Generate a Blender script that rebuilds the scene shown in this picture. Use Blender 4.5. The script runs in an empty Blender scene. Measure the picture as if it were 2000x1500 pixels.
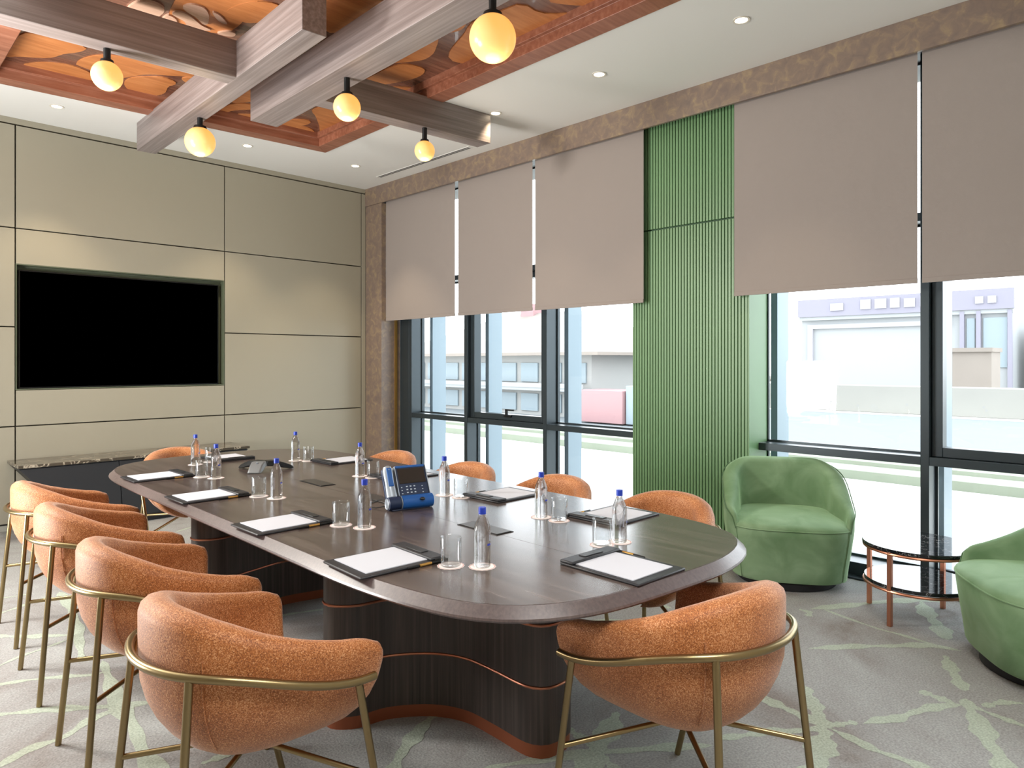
import bpy, bmesh, math, random
from math import sin, cos, pi, radians, sqrt
from mathutils import Vector, Matrix
random.seed(7)
C = bpy.context.scene.collection
SC = bpy.context.scene

# ------------------------------------------------------------------ camera, world, key lights, exposure
cam_d = bpy.data.cameras.new('camera'); cam = bpy.data.objects.new('camera', cam_d); C.objects.link(cam)
cam.location = (0, 0, 1.4); cam.rotation_euler = (pi/2, 0, -pi/4)
cam_d.sensor_width = 36; cam_d.lens = 36*1357/2000; cam_d.shift_y = -0.022; cam_d.clip_start = 0.05; cam_d.clip_end = 400
SC.camera = cam
SC.view_settings.view_transform = 'Standard'; SC.view_settings.look = 'None'
SC.view_settings.gamma = 1; SC.view_settings.use_curve_mapping = False
SC.view_settings.exposure = 0.12

W = bpy.data.worlds.new('overcast_sky'); SC.world = W; W.use_nodes = True
bg = W.node_tree.nodes['Background']; bg.inputs[0].default_value = (0.93, 0.97, 1.0, 1); bg.inputs[1].default_value = 5.0

def area(name, loc, aim, size, power, col, size_y=None, spread=180):
    d = bpy.data.lights.new(name, 'AREA'); d.energy = power; d.color = col; d.size = size
    d.shape = 'RECTANGLE' if size_y else 'SQUARE'
    if size_y: d.size_y = size_y
    d.spread = radians(spread)
    o = bpy.data.objects.new(name, d); C.objects.link(o); o.location = loc
    o.rotation_euler = (Vector(aim)-Vector(loc)).to_track_quat('-Z', 'Y').to_euler()
    return o
# outside the frame: a studio lamp at the far left end, plus two added fill lights
area('studio_lamp', (-0.35, 4.9, 2.55), (2.6, 2.4, 1.1), 0.45, 110, (1.0, 0.95, 0.88))
area('overhead_fill', (0.9, -0.1, 3.38), (1.2, 0.5, 0.5), 1.8, 78, (1.0, 0.97, 0.94), 1.4, 130)  # added soft fill from above, standing in for unseen downlights
area('ceiling_fill', (-1.2, 4.7, 0.9), (2.5, 3.7, 3.4), 1.2, 170, (1.0, 0.99, 0.97), 1.2)  # added fill aimed upwards to brighten the ceiling and beam sides

# ------------------------------------------------------------------ helpers
def lin(c): return c/12.92 if c <= 0.04045 else ((c+0.055)/1.055)**2.4
def rgb(h):
    h = h.lstrip('#'); return tuple(lin(int(h[i:i+2], 16)/255) for i in (0, 2, 4)) + (1,)

def tag(o, label=None, cat=None, group=None, kind=None):
    if label: o['label'] = label
    if cat: o['category'] = cat
    if group: o['group'] = group
    if kind: o['kind'] = kind
    return o
def empty(name, loc=(0, 0, 0), rz=0, label=None, cat=None, group=None, kind=None):
    o = bpy.data.objects.new(name, None); C.objects.link(o); o.location = loc; o.rotation_euler = (0, 0, rz)
    o.empty_display_size = 0.1
    return tag(o, label, cat, group, kind)
def copy_tree(o, parent=None, kids=None):
    c = o.copy(); C.objects.link(c); c.parent = parent
    for ch in KIDS.get(o, []): copy_tree(ch, c)
    return c
KIDS = {}

class MB:
    def __init__(s): s.v = []; s.f = []; s.m = []; s.cur = 0
    def add(s, V, F):
        n = len(s.v); s.v += [tuple(v) for v in V]; s.f += [tuple(i+n for i in f) for f in F]; s.m += [s.cur]*len(F); return s
    def box(s, x0, x1, y0, y1, z0, z1):
        V = [(x, y, z) for z in (z0, z1) for y in (y0, y1) for x in (x0, x1)]
        return s.add(V, [(0, 2, 3, 1), (4, 5, 7, 6), (0, 1, 5, 4), (2, 6, 7, 3), (0, 4, 6, 2), (1, 3, 7, 5)])
    def prism(s, P, z0, z1):                        # P counter-clockwise
        n = len(P); V = [(x, y, z0) for x, y in P]+[(x, y, z1) for x, y in P]
        F = [tuple(range(n-1, -1, -1)), tuple(range(n, 2*n))]+[(i, (i+1) % n, n+(i+1) % n, n+i) for i in range(n)]
        return s.add(V, F)
    def loops(s, L, cap0=True, cap1=True, closed=True):   # L: list of equal-length rings of 3D points
        n = len(L[0]); V = [p for r in L for p in r]; F = []
        for a in range(len(L)-1):
            for i in range(n if closed else n-1):
                j = (i+1) % n; F.append((a*n+i, a*n+j, (a+1)*n+j, (a+1)*n+i))
        if cap0: F.append(tuple(range(n-1, -1, -1)))
        if cap1: F.append(tuple((len(L)-1)*n+i for i in range(n)))
        return s.add(V, F)
    def lathe(s, prof, seg=24, cx=0, cy=0):         # prof: (r, z) bottom to top
        L = [[(cx+r*cos(2*pi*i/seg), cy+r*sin(2*pi*i/seg), z) for i in range(seg)] for r, z in prof]
        return s.loops(L, prof[0][0] > 1e-6 or True, True)
    def tube(s, path, r, seg=10, cap=True, ring=False):
        P = [Vector(p) for p in path]; n = len(P); L = []
        up = Vector((0, 0, 1)); prev = None
        for i, p in enumerate(P):
            t = (P[(i+1) % n]-P[i-1]) if ring else (P[min(i+1, n-1)]-P[max(i-1, 0)])
            t.normalize()
            if prev is None:
                a = up if abs(t.z) < 0.9 else Vector((1, 0, 0)); u = t.cross(a).normalized()
            else:
                u = (prev-t*prev.dot(t)).normalized()
            prev = u; w = t.cross(u)
            rr = r[i] if isinstance(r, (list, tuple)) else r
            L.append([tuple(p+u*rr*cos(2*pi*k/seg)+w*rr*sin(2*pi*k/seg)) for k in range(seg)])
        if ring: L.append(L[0]); return s.loops(L, False, False)
        return s.loops(L, cap, cap)
    def sphere(s, c, r, seg=24, rings=14, sz=1):
        L = []
        for k in range(1, rings):
            a = -pi/2+pi*k/rings
            L.append([(c[0]+r*cos(a)*cos(2*pi*i/seg), c[1]+r*cos(a)*sin(2*pi*i/seg), c[2]+sz*r*sin(a)) for i in range(seg)])
        n0 = len(s.v); s.loops(L, False, False)
        b = len(s.v); s.v += [(c[0], c[1], c[2]-sz*r), (c[0], c[1], c[2]+sz*r)]
        last = n0+(rings-2)*seg
        for i in range(seg):
            j = (i+1) % seg; s.f.append((b, n0+j, n0+i)); s.m.append(s.cur); s.f.append((b+1, last+i, last+j)); s.m.append(s.cur)
        return s
    def xf(s, M, start=0):
        for i in range(start, len(s.v)): s.v[i] = tuple(M @ Vector(s.v[i]))
        return s
    def build(s, name, mat, parent=None, smooth=False, bevel=0, kind=None, label=None, seg=2, angle=35, sub=0):
        me = bpy.data.meshes.new(name); me.from_pydata(s.v, [], s.f)
        bm = bmesh.new(); bm.from_mesh(me); bmesh.ops.recalc_face_normals(bm, faces=bm.faces); bm.to_mesh(me); bm.free()
        for m in (mat if isinstance(mat, list) else [mat]): me.materials.append(m)
        if isinstance(mat, list):
            for p, k in zip(me.polygons, s.m): p.material_index = k
        if smooth or bevel:
            me.polygons.foreach_set('use_smooth', [True]*len(me.polygons))
            me.set_sharp_from_angle(angle=radians(angle))
        o = bpy.data.objects.new(name, me); C.objects.link(o)
        if parent:
            o.parent = parent; KIDS.setdefault(parent, []).append(o)
        if bevel:
            b = o.modifiers.new('bevel', 'BEVEL'); b.width = bevel; b.segments = seg; b.limit_method = 'ANGLE'; b.angle_limit = radians(40)
        if sub:
            b = o.modifiers.new('sub', 'SUBSURF'); b.levels = sub; b.render_levels = sub
        if kind: o['kind'] = kind
        if label: o['label'] = label
        return o

def catmull(P, n, closed=False):
    P = [Vector(p) for p in P]; N = len(P); out = []
    segs = N if closed else N-1
    for i in range(segs):
        if closed: a, b, c, d = P[i-1], P[i], P[(i+1) % N], P[(i+2) % N]
        else: a, b, c, d = P[max(i-1, 0)], P[i], P[i+1], P[min(i+2, N-1)]
        for k in range(n):
            t = k/n
            out.append(0.5*((2*b)+(c-a)*t+(2*a-5*b+4*c-d)*t*t+(3*b-a-3*c+d)*t**3))
    if not closed: out.append(P[-1])
    return out
def resample(P, n, closed=False):
    Q = list(P)+([P[0]] if closed else []); L = [0]
    for i in range(1, len(Q)): L.append(L[-1]+(Q[i]-Q[i-1]).length)
    out = []; j = 0
    for k in range(n):
        d = L[-1]*k/(n if closed else n-1)
        while j < len(L)-2 and L[j+1] < d: j += 1
        out.append(Q[j].lerp(Q[j+1], (d-L[j])/max(L[j+1]-L[j], 1e-9)))
    return out
def offset(P, d, closed=True):                     # inward for counter-clockwise
    n = len(P); out = []
    for i in range(n):
        t = (P[(i+1) % n]-P[i-1]) if closed else (P[min(i+1, n-1)]-P[max(i-1, 0)])
        t = Vector((t[0], t[1])).normalized(); out.append(Vector((P[i][0]-t.y*d, P[i][1]+t.x*d)))
    return out
def smooth01(t): t = min(1, max(0, t)); return t*t*(3-2*t)

# ------------------------------------------------------------------ materials
def newmat(name):
    m = bpy.data.materials.new(name); m.use_nodes = True; nt = m.node_tree
    return m, nt, nt.nodes['Principled BSDF']
def plain(name, col, rough=0.5, metal=0, spec=0.5, bump=0, bscale=200, var=0, vscale=6, coat=0, sheen=0, emit=None, es=0):
    m, nt, b = newmat(name); b.inputs['Base Color'].default_value = rgb(col)
    b.inputs['Roughness'].default_value = rough; b.inputs['Metallic'].default_value = metal
    b.inputs['Specular IOR Level'].default_value = spec; b.inputs['Coat Weight'].default_value = coat
    b.inputs['Sheen Weight'].default_value = sheen
    if emit: b.inputs['Emission Color'].default_value = rgb(emit); b.inputs['Emission Strength'].default_value = es
    if bump or var: tc = nt.nodes.new('ShaderNodeTexCoord')
    if bump:
        n = nt.nodes.new('ShaderNodeTexNoise'); n.inputs['Scale'].default_value = bscale; n.inputs['Detail'].default_value = 3
        bp = nt.nodes.new('ShaderNodeBump'); bp.inputs['Strength'].default_value = bump; bp.inputs['Distance'].default_value = 0.002
        nt.links.new(tc.outputs['Object'], n.inputs['Vector']); nt.links.new(n.outputs['Fac'], bp.inputs['Height']); nt.links.new(bp.outputs[0], b.inputs['Normal'])
    if var:
        n = nt.nodes.new('ShaderNodeTexNoise'); n.inputs['Scale'].default_value = vscale; n.inputs['Detail'].default_value = 4
        mx = nt.nodes.new('ShaderNodeMix'); mx.data_type = 'RGBA'
        c = rgb(col); mx.inputs[6].default_value = tuple(min(1, k*(1-var)) for k in c[:3])+(1,); mx.inputs[7].default_value = tuple(min(1, k*(1+var)) for k in c[:3])+(1,)
        nt.links.new(tc.outputs['Object'], n.inputs['Vector']); nt.links.new(n.outputs['Fac'], mx.inputs[0]); nt.links.new(mx.outputs[2], b.inputs['Base Color'])
    return m
def wood(name, stops, scale, rough=0.45, nscale=1.0, coat=0, bump=0.15, dist=0.0, spec=0.5):
    m, nt, b = newmat(name); tc = nt.nodes.new('ShaderNodeTexCoord'); mp = nt.nodes.new('ShaderNodeMapping')
    mp.inputs['Scale'].default_value = scale
    n = nt.nodes.new('ShaderNodeTexNoise'); n.inputs['Scale'].default_value = nscale; n.inputs['Detail'].default_value = 6; n.inputs['Roughness'].default_value = 0.6
    n.inputs['Distortion'].default_value = dist
    r = nt.nodes.new('ShaderNodeValToRGB'); e = r.color_ramp.elements
    e[0].position = stops[0][0]; e[0].color = rgb(stops[0][1]); e[1].position = stops[-1][0]; e[1].color = rgb(stops[-1][1])
    for p, c in stops[1:-1]: k = e.new(p); k.color = rgb(c)
    bp = nt.nodes.new('ShaderNodeBump'); bp.inputs['Strength'].default_value = bump; bp.inputs['Distance'].default_value = 0.001
    l = nt.links.new
    l(tc.outputs['Object'], mp.inputs[0]); l(mp.outputs[0], n.inputs['Vector']); l(n.outputs['Fac'], r.inputs[0]); l(r.outputs[0], b.inputs['Base Color'])
    if bump: l(n.outputs['Fac'], bp.inputs['Height']); l(bp.outputs[0], b.inputs['Normal'])
    b.inputs['Roughness'].default_value = rough; b.inputs['Coat Weight'].default_value = coat; b.inputs['Specular IOR Level'].default_value = spec
    return m
M = {}
M['ceiling'] = plain('white_ceiling_paint', '#e6e6e3', 0.8)
M['panel'] = plain('olive_beige_wall_panel', '#9f9a8a', 0.42, var=0.03, vscale=1.2)
M['wallplain'] = plain('warm_grey_wall', '#b5afa2', 0.8)
M['joint'] = plain('dark_joint', '#2a2c22', 0.7)
M['niche'] = plain('niche_green_grey', '#5d6552', 0.5)
M['bronze'] = wood('mottled_bronze_finish', [(0.3, '#73645d'), (0.5, '#7f6e62'), (0.62, '#8d7b66'), (0.78, '#a38d6d')], (5, 5, 5), 0.34, 2.6, bump=0.08, dist=0.8)
M['beamwood'] = wood('mauve_grey_beam_wood', [(0.25, '#6a605e'), (0.5, '#847a78'), (0.75, '#a19796')], (0.8, 42, 42), 0.45, 1.0)
M['orange'] = wood('orange_ceiling_wood', [(0.3, '#b06c3c'), (0.5, '#c27c48'), (0.7, '#cf8b56')], (3, 22, 22), 0.45, 1.0, bump=0.05)
M['orangepale'] = wood('pale_pinkish_ceiling_wood', [(0.3, '#b7917a'), (0.7, '#d3b09a')], (3, 30, 30), 0.4, 1.0, bump=0.05)
M['network'] = wood('red_brown_ceiling_veneer', [(0.3, '#5e3e32'), (0.5, '#754d3e'), (0.7, '#8b6250')], (3, 30, 30), 0.22, 1.0, coat=0.5, bump=0.03)
M['trayframe'] = wood('reddish_tray_frame_wood', [(0.3, '#84503c'), (0.5, '#97604a'), (0.7, '#a9745e')], (3, 30, 30), 0.35, 1.0, bump=0.05)
M['blind'] = plain('taupe_roller_blind', '#948b86', 0.85, bump=0.25, bscale=500)
M['frame'] = plain('dark_blue_grey_aluminium', '#3a444a', 0.32, 0.4)
M['fin'] = plain('pale_anodised_fin', '#7f909b', 0.4, 0.2)
M['green'] = plain('green_slat_lacquer', '#6b9066', 0.4, var=0.06, vscale=3)
M['greendark'] = plain('green_groove', '#244a2c', 0.6)
M['black'] = plain('black_metal', '#16181a', 0.4, 0.3)
M['screen'] = plain('black_screen', '#000000', 1.0, spec=0.0)
M['brass'] = plain('brushed_brass', '#968460', 0.3, 1.0, var=0.05, vscale=40)
M['copper'] = plain('copper', '#c98a70', 0.32, 1.0)
M['copperband'] = plain('copper_plinth_band', '#9c5a3e', 0.4, 0.6)
M['paper'] = plain('white_paper', '#cdd0d9', 0.8)
M['leather'] = plain('black_leather', '#25262b', 0.42, bump=0.3, bscale=600)
M['gold'] = plain('gold_pen_barrel', '#c79a52', 0.32, 0.8)
M['coaster'] = plain('white_paper_coaster', '#efe7e4', 0.8)
M['coasterrim'] = plain('pink_coaster_rim', '#d3a9a4', 0.8)
M['cap'] = plain('blue_bottle_cap', '#2440b4', 0.35)
M['labelblue'] = plain('blue_bottle_print', '#2b3fb0', 0.5)
M['labelpale'] = plain('pale_bottle_print', '#b9bfd2', 0.4)
M['blue'] = plain('blue_phone_plastic', '#1b5aa5', 0.35)
M['navy'] = plain('navy_phone_plastic', '#16294a', 0.35)
M['silver'] = plain('silver_phone_trim', '#a9b3bf', 0.3, 0.5)
M['key'] = plain('pale_key', '#c6d2dc', 0.5)
M['grey'] = plain('grey_plastic', '#6b6e70', 0.4)
M['darkgrey'] = plain('dark_grey_plastic', '#232629', 0.4)
M['cabinet'] = plain('charcoal_cabinet', '#26282c', 0.5)
M['piping'] = plain('dark_green_piping', '#4c6a48', 0.8)
M['plinthblack'] = plain('black_plinth', '#15161a', 0.5)
M['globe'] = plain('warm_opal_globe', '#c8b08a', 0.25, emit='#ffb04e', es=0.92)
M['downlight'] = plain('downlight_lens', '#ffffff', 0.5, emit='#fff0cf', es=9)
M['downring'] = plain('white_downlight_ring', '#e2ddd2', 0.5)
M['flap'] = plain('dark_grey_flap', '#4b4744', 0.35, 0.5)

def panemat(name, po, k_, b_, col):
    m = bpy.data.materials.new(name); m.use_nodes = True; nt = m.node_tree
    nt.nodes.remove(nt.nodes['Principled BSDF'])
    t = nt.nodes.new('ShaderNodeBsdfTransparent'); t.inputs[0].default_value = col
    g = nt.nodes.new('ShaderNodeBsdfGlossy'); g.inputs['Roughness'].default_value = 0.02
    lw = nt.nodes.new('ShaderNodeLayerWeight'); pw = nt.nodes.new('ShaderNodeMath'); pw.operation = 'POWER'; pw.inputs[1].default_value = po
    f = nt.nodes.new('ShaderNodeMath'); f.operation = 'MULTIPLY_ADD'; f.inputs[1].default_value = k_; f.inputs[2].default_value = b_
    nt.links.new(lw.outputs['Facing'], pw.inputs[0]); nt.links.new(pw.outputs[0], f.inputs[0]); mx = nt.nodes.new('ShaderNodeMixShader')
    nt.links.new(f.outputs[0], mx.inputs[0]); nt.links.new(t.outputs[0], mx.inputs[1]); nt.links.new(g.outputs[0], mx.inputs[2])
    nt.links.new(mx.outputs[0], nt.nodes['Material Output'].inputs[0]); return m
M['pane'] = panemat('window_glass', 5, 0.9, 0.03, (0.97, 0.985, 0.99, 1))
def mixed(name, a, b, f):
    m = bpy.data.materials.new(name); m.use_nodes = True; nt = m.node_tree; nt.nodes.remove(nt.nodes['Principled BSDF'])
    g = nt.nodes.new('ShaderNodeBsdfGlass'); g.inputs['IOR'].default_value = a; t = nt.nodes.new('ShaderNodeBsdfTransparent'); t.inputs[0].default_value = (b, b, b, 1)
    mx = nt.nodes.new('ShaderNodeMixShader'); mx.inputs[0].default_value = f
    nt.links.new(g.outputs[0], mx.inputs[1]); nt.links.new(t.outputs[0], mx.inputs[2]); nt.links.new(mx.outputs[0], nt.nodes['Material Output'].inputs[0]); return m
M['water'] = mixed('water_filled_bottle', 1.33, 0.98, 0.35)
M['tumbler'] = panemat('clear_glass', 2.6, 0.75, 0.05, (0.965, 0.975, 0.98, 1))

def tablewood(name, stops, scale, rough):
    return wood(name, stops, scale, rough, 1.0, coat=0.0, bump=0.0, spec=1.0)
TW = [(0.25, '#3e3431'), (0.5, '#504541'), (0.75, '#685c57')]
M['table'] = tablewood('taupe_table_veneer', TW, (38, 1.6, 38), 0.24)
M['tablerim'] = tablewood('crossbanded_rim_veneer', [(0.3, '#46393a'), (0.7, '#5f504e')], (120, 120, 10), 0.3)
M['base'] = wood('dark_pedestal_veneer', [(0.3, '#302825'), (0.5, '#423834'), (0.7, '#574b46')], (60, 60, 1.2), 0.4, 1.0)

def fabric():
    m, nt, b = newmat('orange_tweed_fabric'); l = nt.links.new
    tc = nt.nodes.new('ShaderNodeTexCoord')
    n1 = nt.nodes.new('ShaderNodeTexNoise'); n1.inputs['Scale'].default_value = 330; n1.inputs['Detail'].default_value = 2; n1.inputs['Distortion'].default_value = 0.8
    n2 = nt.nodes.new('ShaderNodeTexNoise'); n2.inputs['Scale'].default_value = 9; n2.inputs['Detail'].default_value = 3
    r = nt.nodes.new('ShaderNodeValToRGB'); e = r.color_ramp.elements
    e[0].position = 0.36; e[0].color = rgb('#80461c'); e[1].position = 0.66; e[1].color = rgb('#d8a172')
    k = e.new(0.52); k.color = rgb('#b2682c')
    ad = nt.nodes.new('ShaderNodeMath'); ad.operation = 'MULTIPLY_ADD'; ad.inputs[1].default_value = 0.22
    l(tc.outputs['Object'], n1.inputs['Vector']); l(tc.outputs['Object'], n2.inputs['Vector'])
    sb = nt.nodes.new('ShaderNodeMath'); sb.operation = 'SUBTRACT'; sb.inputs[1].default_value = 0.11
    l(n2.outputs['Fac'], ad.inputs[0]); l(n1.outputs['Fac'], ad.inputs[2]); l(ad.outputs[0], sb.inputs[0]); l(sb.outputs[0], r.inputs[0]); l(r.outputs[0], b.inputs['Base Color'])
    bp = nt.nodes.new('ShaderNodeBump'); bp.inputs['Strength'].default_value = 0.35; bp.inputs['Distance'].default_value = 0.0015
    l(n1.outputs['Fac'], bp.inputs['Height']); l(bp.outputs[0], b.inputs['Normal'])
    b.inputs['Roughness'].default_value = 0.6; b.inputs['Sheen Weight'].default_value = 0.25; return m
M['fabric'] = fabric()
def velvet():
    m, nt, b = newmat('green_velvet'); l = nt.links.new; tc = nt.nodes.new('ShaderNodeTexCoord')
    n = nt.nodes.new('ShaderNodeTexNoise'); n.inputs['Scale'].default_value = 5; n.inputs['Detail'].default_value = 4; n.inputs['Distortion'].default_value = 0.8
    r = nt.nodes.new('ShaderNodeValToRGB'); e = r.color_ramp.elements
    e[0].position = 0.3; e[0].color = rgb('#5f8058'); e[1].position = 0.72; e[1].color = rgb('#86a380')
    l(tc.outputs['Object'], n.inputs['Vector']); l(n.outputs['Fac'], r.inputs[0]); l(r.outputs[0], b.inputs['Base Color'])
    b.inputs['Roughness'].default_value = 0.7; b.inputs['Sheen Weight'].default_value = 0.9; b.inputs['Sheen Roughness'].default_value = 0.35
    b.inputs['Sheen Tint'].default_value = rgb('#b8d8b0'); return m
M['velvet'] = velvet()
def carpet(name, a, bcol, c):
    m, nt, b = newmat(name); l = nt.links.new; tc = nt.nodes.new('ShaderNodeTexCoord')
    n = nt.nodes.new('ShaderNodeTexNoise'); n.inputs['Scale'].default_value = 1.1; n.inputs['Detail'].default_value = 5; n.inputs['Roughness'].default_value = 0.65; n.inputs['Distortion'].default_value = 0.7
    f = nt.nodes.new('ShaderNodeTexNoise'); f.inputs['Scale'].default_value = 120; f.inputs['Detail'].default_value = 4
    r = nt.nodes.new('ShaderNodeValToRGB'); e = r.color_ramp.elements
    e[0].position = 0.32; e[0].color = rgb(a); e[1].position = 0.66; e[1].color = rgb(c); k = e.new(0.47); k.color = rgb(bcol)
    mx = nt.nodes.new('ShaderNodeMix'); mx.data_type = 'RGBA'; mx.blend_type = 'MULTIPLY'; mx.inputs[0].default_value = 1
    r2 = nt.nodes.new('ShaderNodeValToRGB'); e = r2.color_ramp.elements; e[0].position = 0.3; e[0].color = (0.72, 0.72, 0.72, 1); e[1].position = 0.7; e[1].color = (1.12, 1.12, 1.12, 1)
    l(tc.outputs['Object'], n.inputs['Vector']); l(tc.outputs['Object'], f.inputs['Vector']); l(n.outputs['Fac'], r.inputs[0]); l(f.outputs['Fac'], r2.inputs[0])
    l(r.outputs[0], mx.inputs[6]); l(r2.outputs[0], mx.inputs[7]); l(mx.outputs[2], b.inputs['Base Color'])
    bp = nt.nodes.new('ShaderNodeBump'); bp.inputs['Strength'].default_value = 0.5; bp.inputs['Distance'].default_value = 0.003
    l(f.outputs['Fac'], bp.inputs['Height']); l(bp.outputs[0], b.inputs['Normal']); b.inputs['Roughness'].default_value = 0.95; b.inputs['Specular IOR Level'].default_value = 0.15
    return m
M['carpet'] = carpet('grey_carpet', '#87807c', '#9e9e9d', '#abaead')
M['stroke'] = carpet('pale_green_carpet', '#a4aa9a', '#b0baac', '#b8c4b5')
def marble(name, base, vein, sc=7, lo=0.0, hi=0.06):
    m, nt, b = newmat(name); l = nt.links.new; tc = nt.nodes.new('ShaderNodeTexCoord')
    n = nt.nodes.new('ShaderNodeTexNoise'); n.inputs['Scale'].default_value = sc; n.inputs['Detail'].default_value = 7; n.inputs['Distortion'].default_value = 1.5
    s = nt.nodes.new('ShaderNodeMath'); s.operation = 'SUBTRACT'; s.inputs[1].default_value = 0.5; a = nt.nodes.new('ShaderNodeMath'); a.operation = 'ABSOLUTE'
    r = nt.nodes.new('ShaderNodeValToRGB'); e = r.color_ramp.elements; e[0].position = lo; e[0].color = rgb(vein); e[1].position = hi; e[1].color = rgb(base)
    l(tc.outputs['Object'], n.inputs['Vector']); l(n.outputs['Fac'], s.inputs[0]); l(s.outputs[0], a.inputs[0]); l(a.outputs[0], r.inputs[0]); l(r.outputs[0], b.inputs['Base Color'])
    b.inputs['Roughness'].default_value = 0.06; return m
M['marble'] = marble('black_marble', '#15181c', '#a9a9ab', 9, 0.0, 0.006)
M['marblebrown'] = marble('brown_grey_marble', '#4c463d', '#b5ab99', 6, 0.0, 0.025)
M['ground'] = plain('pale_paving', '#d6d6d2', 0.9, var=0.04, vscale=0.3)
M['road'] = plain('grey_asphalt', '#6e7579', 0.9, var=0.05, vscale=0.2)
M['lawn'] = plain('pale_grass', '#7e8576', 0.9, var=0.15, vscale=2)
M['render'] = plain('pale_facade_render', '#959593', 0.9)
M['facade'] = plain('white_cladding', '#939698', 0.8)
M['sign'] = plain('lavender_grey_fascia', '#817f8c', 0.8)
M['signpale'] = plain('pale_sign_blocks', '#98989f', 0.8)
M['farglass'] = plain('blue_grey_glass', '#808d94', 0.5)
M['rooftile'] = plain('brown_grey_roof_tile', '#827c76', 0.9, var=0.1, vscale=1)
M['red'] = plain('faded_red_paint', '#977678', 0.7)
M['brick'] = plain('beige_brown_wall', '#857d76', 0.9, var=0.1, vscale=0.6)
M['bush'] = plain('grey_green_foliage', '#6c7366', 0.9, var=0.3, vscale=1.2, bump=1, bscale=3)
M['ledge'] = plain('beige_retaining_wall', '#8c8b86', 0.9, var=0.06, vscale=0.4)

# ------------------------------------------------------------------ the room
XW, YB, ZC = 4.82, 6.99, 3.42        # mullion front plane, panelled wall plane, ceiling
XL, YF = -1.7, -1.4
MB().box(XL, 5.0, YF, 7.2, -0.12, 0).build('floor', M['carpet'], kind='structure')
FLOOR = bpy.data.objects['floor']
STROKES = [
(0.05,[(0.422,3.438),(0.512,3.382),(0.654,3.297),(0.786,3.188),(0.868,3.13),(0.977,3.058)]),
(0.045,[(0.398,2.903),(0.447,2.954),(0.546,3.008),(0.649,3.012),(0.754,3.084),(0.86,3.103)]),
(0.07,[(0.944,3.656),(0.89,3.282),(0.864,3.064),(0.858,2.905),(0.825,2.691),(0.821,2.52),(0.808,2.338)]),
(0.05,[(0.583,4.411),(0.658,4.345),(0.75,4.253),(0.844,4.169),(0.94,4.091)]),
(0.06,[(1.041,4.93),(1.017,4.592),(0.944,4.088),(0.876,3.724)]),
(0.035,[(0.525,3.7),(0.56,3.698),(0.664,3.656),(0.767,3.595),(0.869,3.521),(0.949,3.514)]),
(0.022,[(0.552,3.896),(0.595,3.928),(0.682,3.982),(0.792,4.015),(0.886,4.053)]),
(0.03,[(0.665,4.687),(0.718,4.743),(0.82,4.789),(0.992,4.9)]),
(0.02,[(0.716,5.05),(0.763,5.04),(0.909,5.009)]),
(0.04,[(0.943,2.475),(1.027,2.471),(1.156,2.505)]),
(0.03,[(1.723,3.608),(1.842,3.597),(2.056,3.518),(2.217,3.475)]),
(0.025,[(2.066,5.978),(2.371,6.131),(2.545,6.122)]),
(0.05,[(2.46,4.821),(2.726,4.695)]),
(0.06,[(1.802,2.184),(1.694,2.15),(1.539,2.072),(1.453,2.018),(1.358,1.942)]),
(0.05,[(2.02,1.743),(2.005,1.606),(1.972,1.545)]),
(0.09,[(2.261,1.667),(2.148,1.615),(1.977,1.549),(1.808,1.492)]),
(0.05,[(1.613,1.762),(1.709,1.709),(1.838,1.633),(1.966,1.551),(2.059,1.476),(2.176,1.388),(2.309,1.274)]),
(0.05,[(1.966,1.551),(1.941,1.443),(1.896,1.326)]),
(0.06,[(2.784,1.375),(2.772,1.262),(2.754,1.145),(2.736,1.027)]),
(0.07,[(3.012,1.226),(2.895,1.151),(2.8,1.083),(2.726,1.016)]),
(0.035,[(2.736,1.027),(2.799,0.996),(2.853,0.958)]),
(0.05,[(2.855,0.94),(2.937,0.901),(2.988,0.861),(3.107,0.821),(3.22,0.767),(3.305,0.705)]),
(0.05,[(2.363,1.287),(2.43,1.24),(2.539,1.172),(2.615,1.106),(2.728,1.025)]),
(0.1,[(2.718,1.024),(2.612,0.999),(2.469,0.958),(2.333,0.927)]),
(0.045,[(2.733,1.019),(2.716,0.93),(2.695,0.84),(2.701,0.762),(2.695,0.68),(2.68,0.601)]),
(0.05,[(3.313,0.865),(3.3,0.795),(3.293,0.729)]),
(0.08,[(3.373,0.71),(3.283,0.674),(3.172,0.617),(3.043,0.568),(2.957,0.514),(2.824,0.477)]),
(0.035,[(3.325,0.709),(3.3,0.616),(3.277,0.496),(3.269,0.417)]),
(0.04,[(3.344,0.642),(3.444,0.59),(3.493,0.529)]),
(0.055,[(3.411,1.378),(3.543,1.272),(3.627,1.205),(3.734,1.099),(3.854,0.995),(3.898,0.917),(3.913,0.834)]),
(0.025,[(4.036,1.561),(3.986,1.431),(3.931,1.226),(3.925,1.107),(3.904,0.963),(3.909,0.855)]),
(0.09,[(4.553,1.176),(4.347,1.092),(4.2,1.007),(4.016,0.923)]),
(0.06,[(3.799,0.881),(3.634,0.815),(3.446,0.726)]),
(0.07,[(3.962,1.589),(4.195,1.45),(4.375,1.342),(4.582,1.183),(4.629,1.063)]),
(0.04,[(3.921,1.63),(3.913,1.57),(3.846,1.549)]),
(0.04,[(2.873,2.406),(3.007,2.303),(3.105,2.205)]),
(0.04,[(3.413,2.316),(3.424,2.15)]),
]

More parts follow.
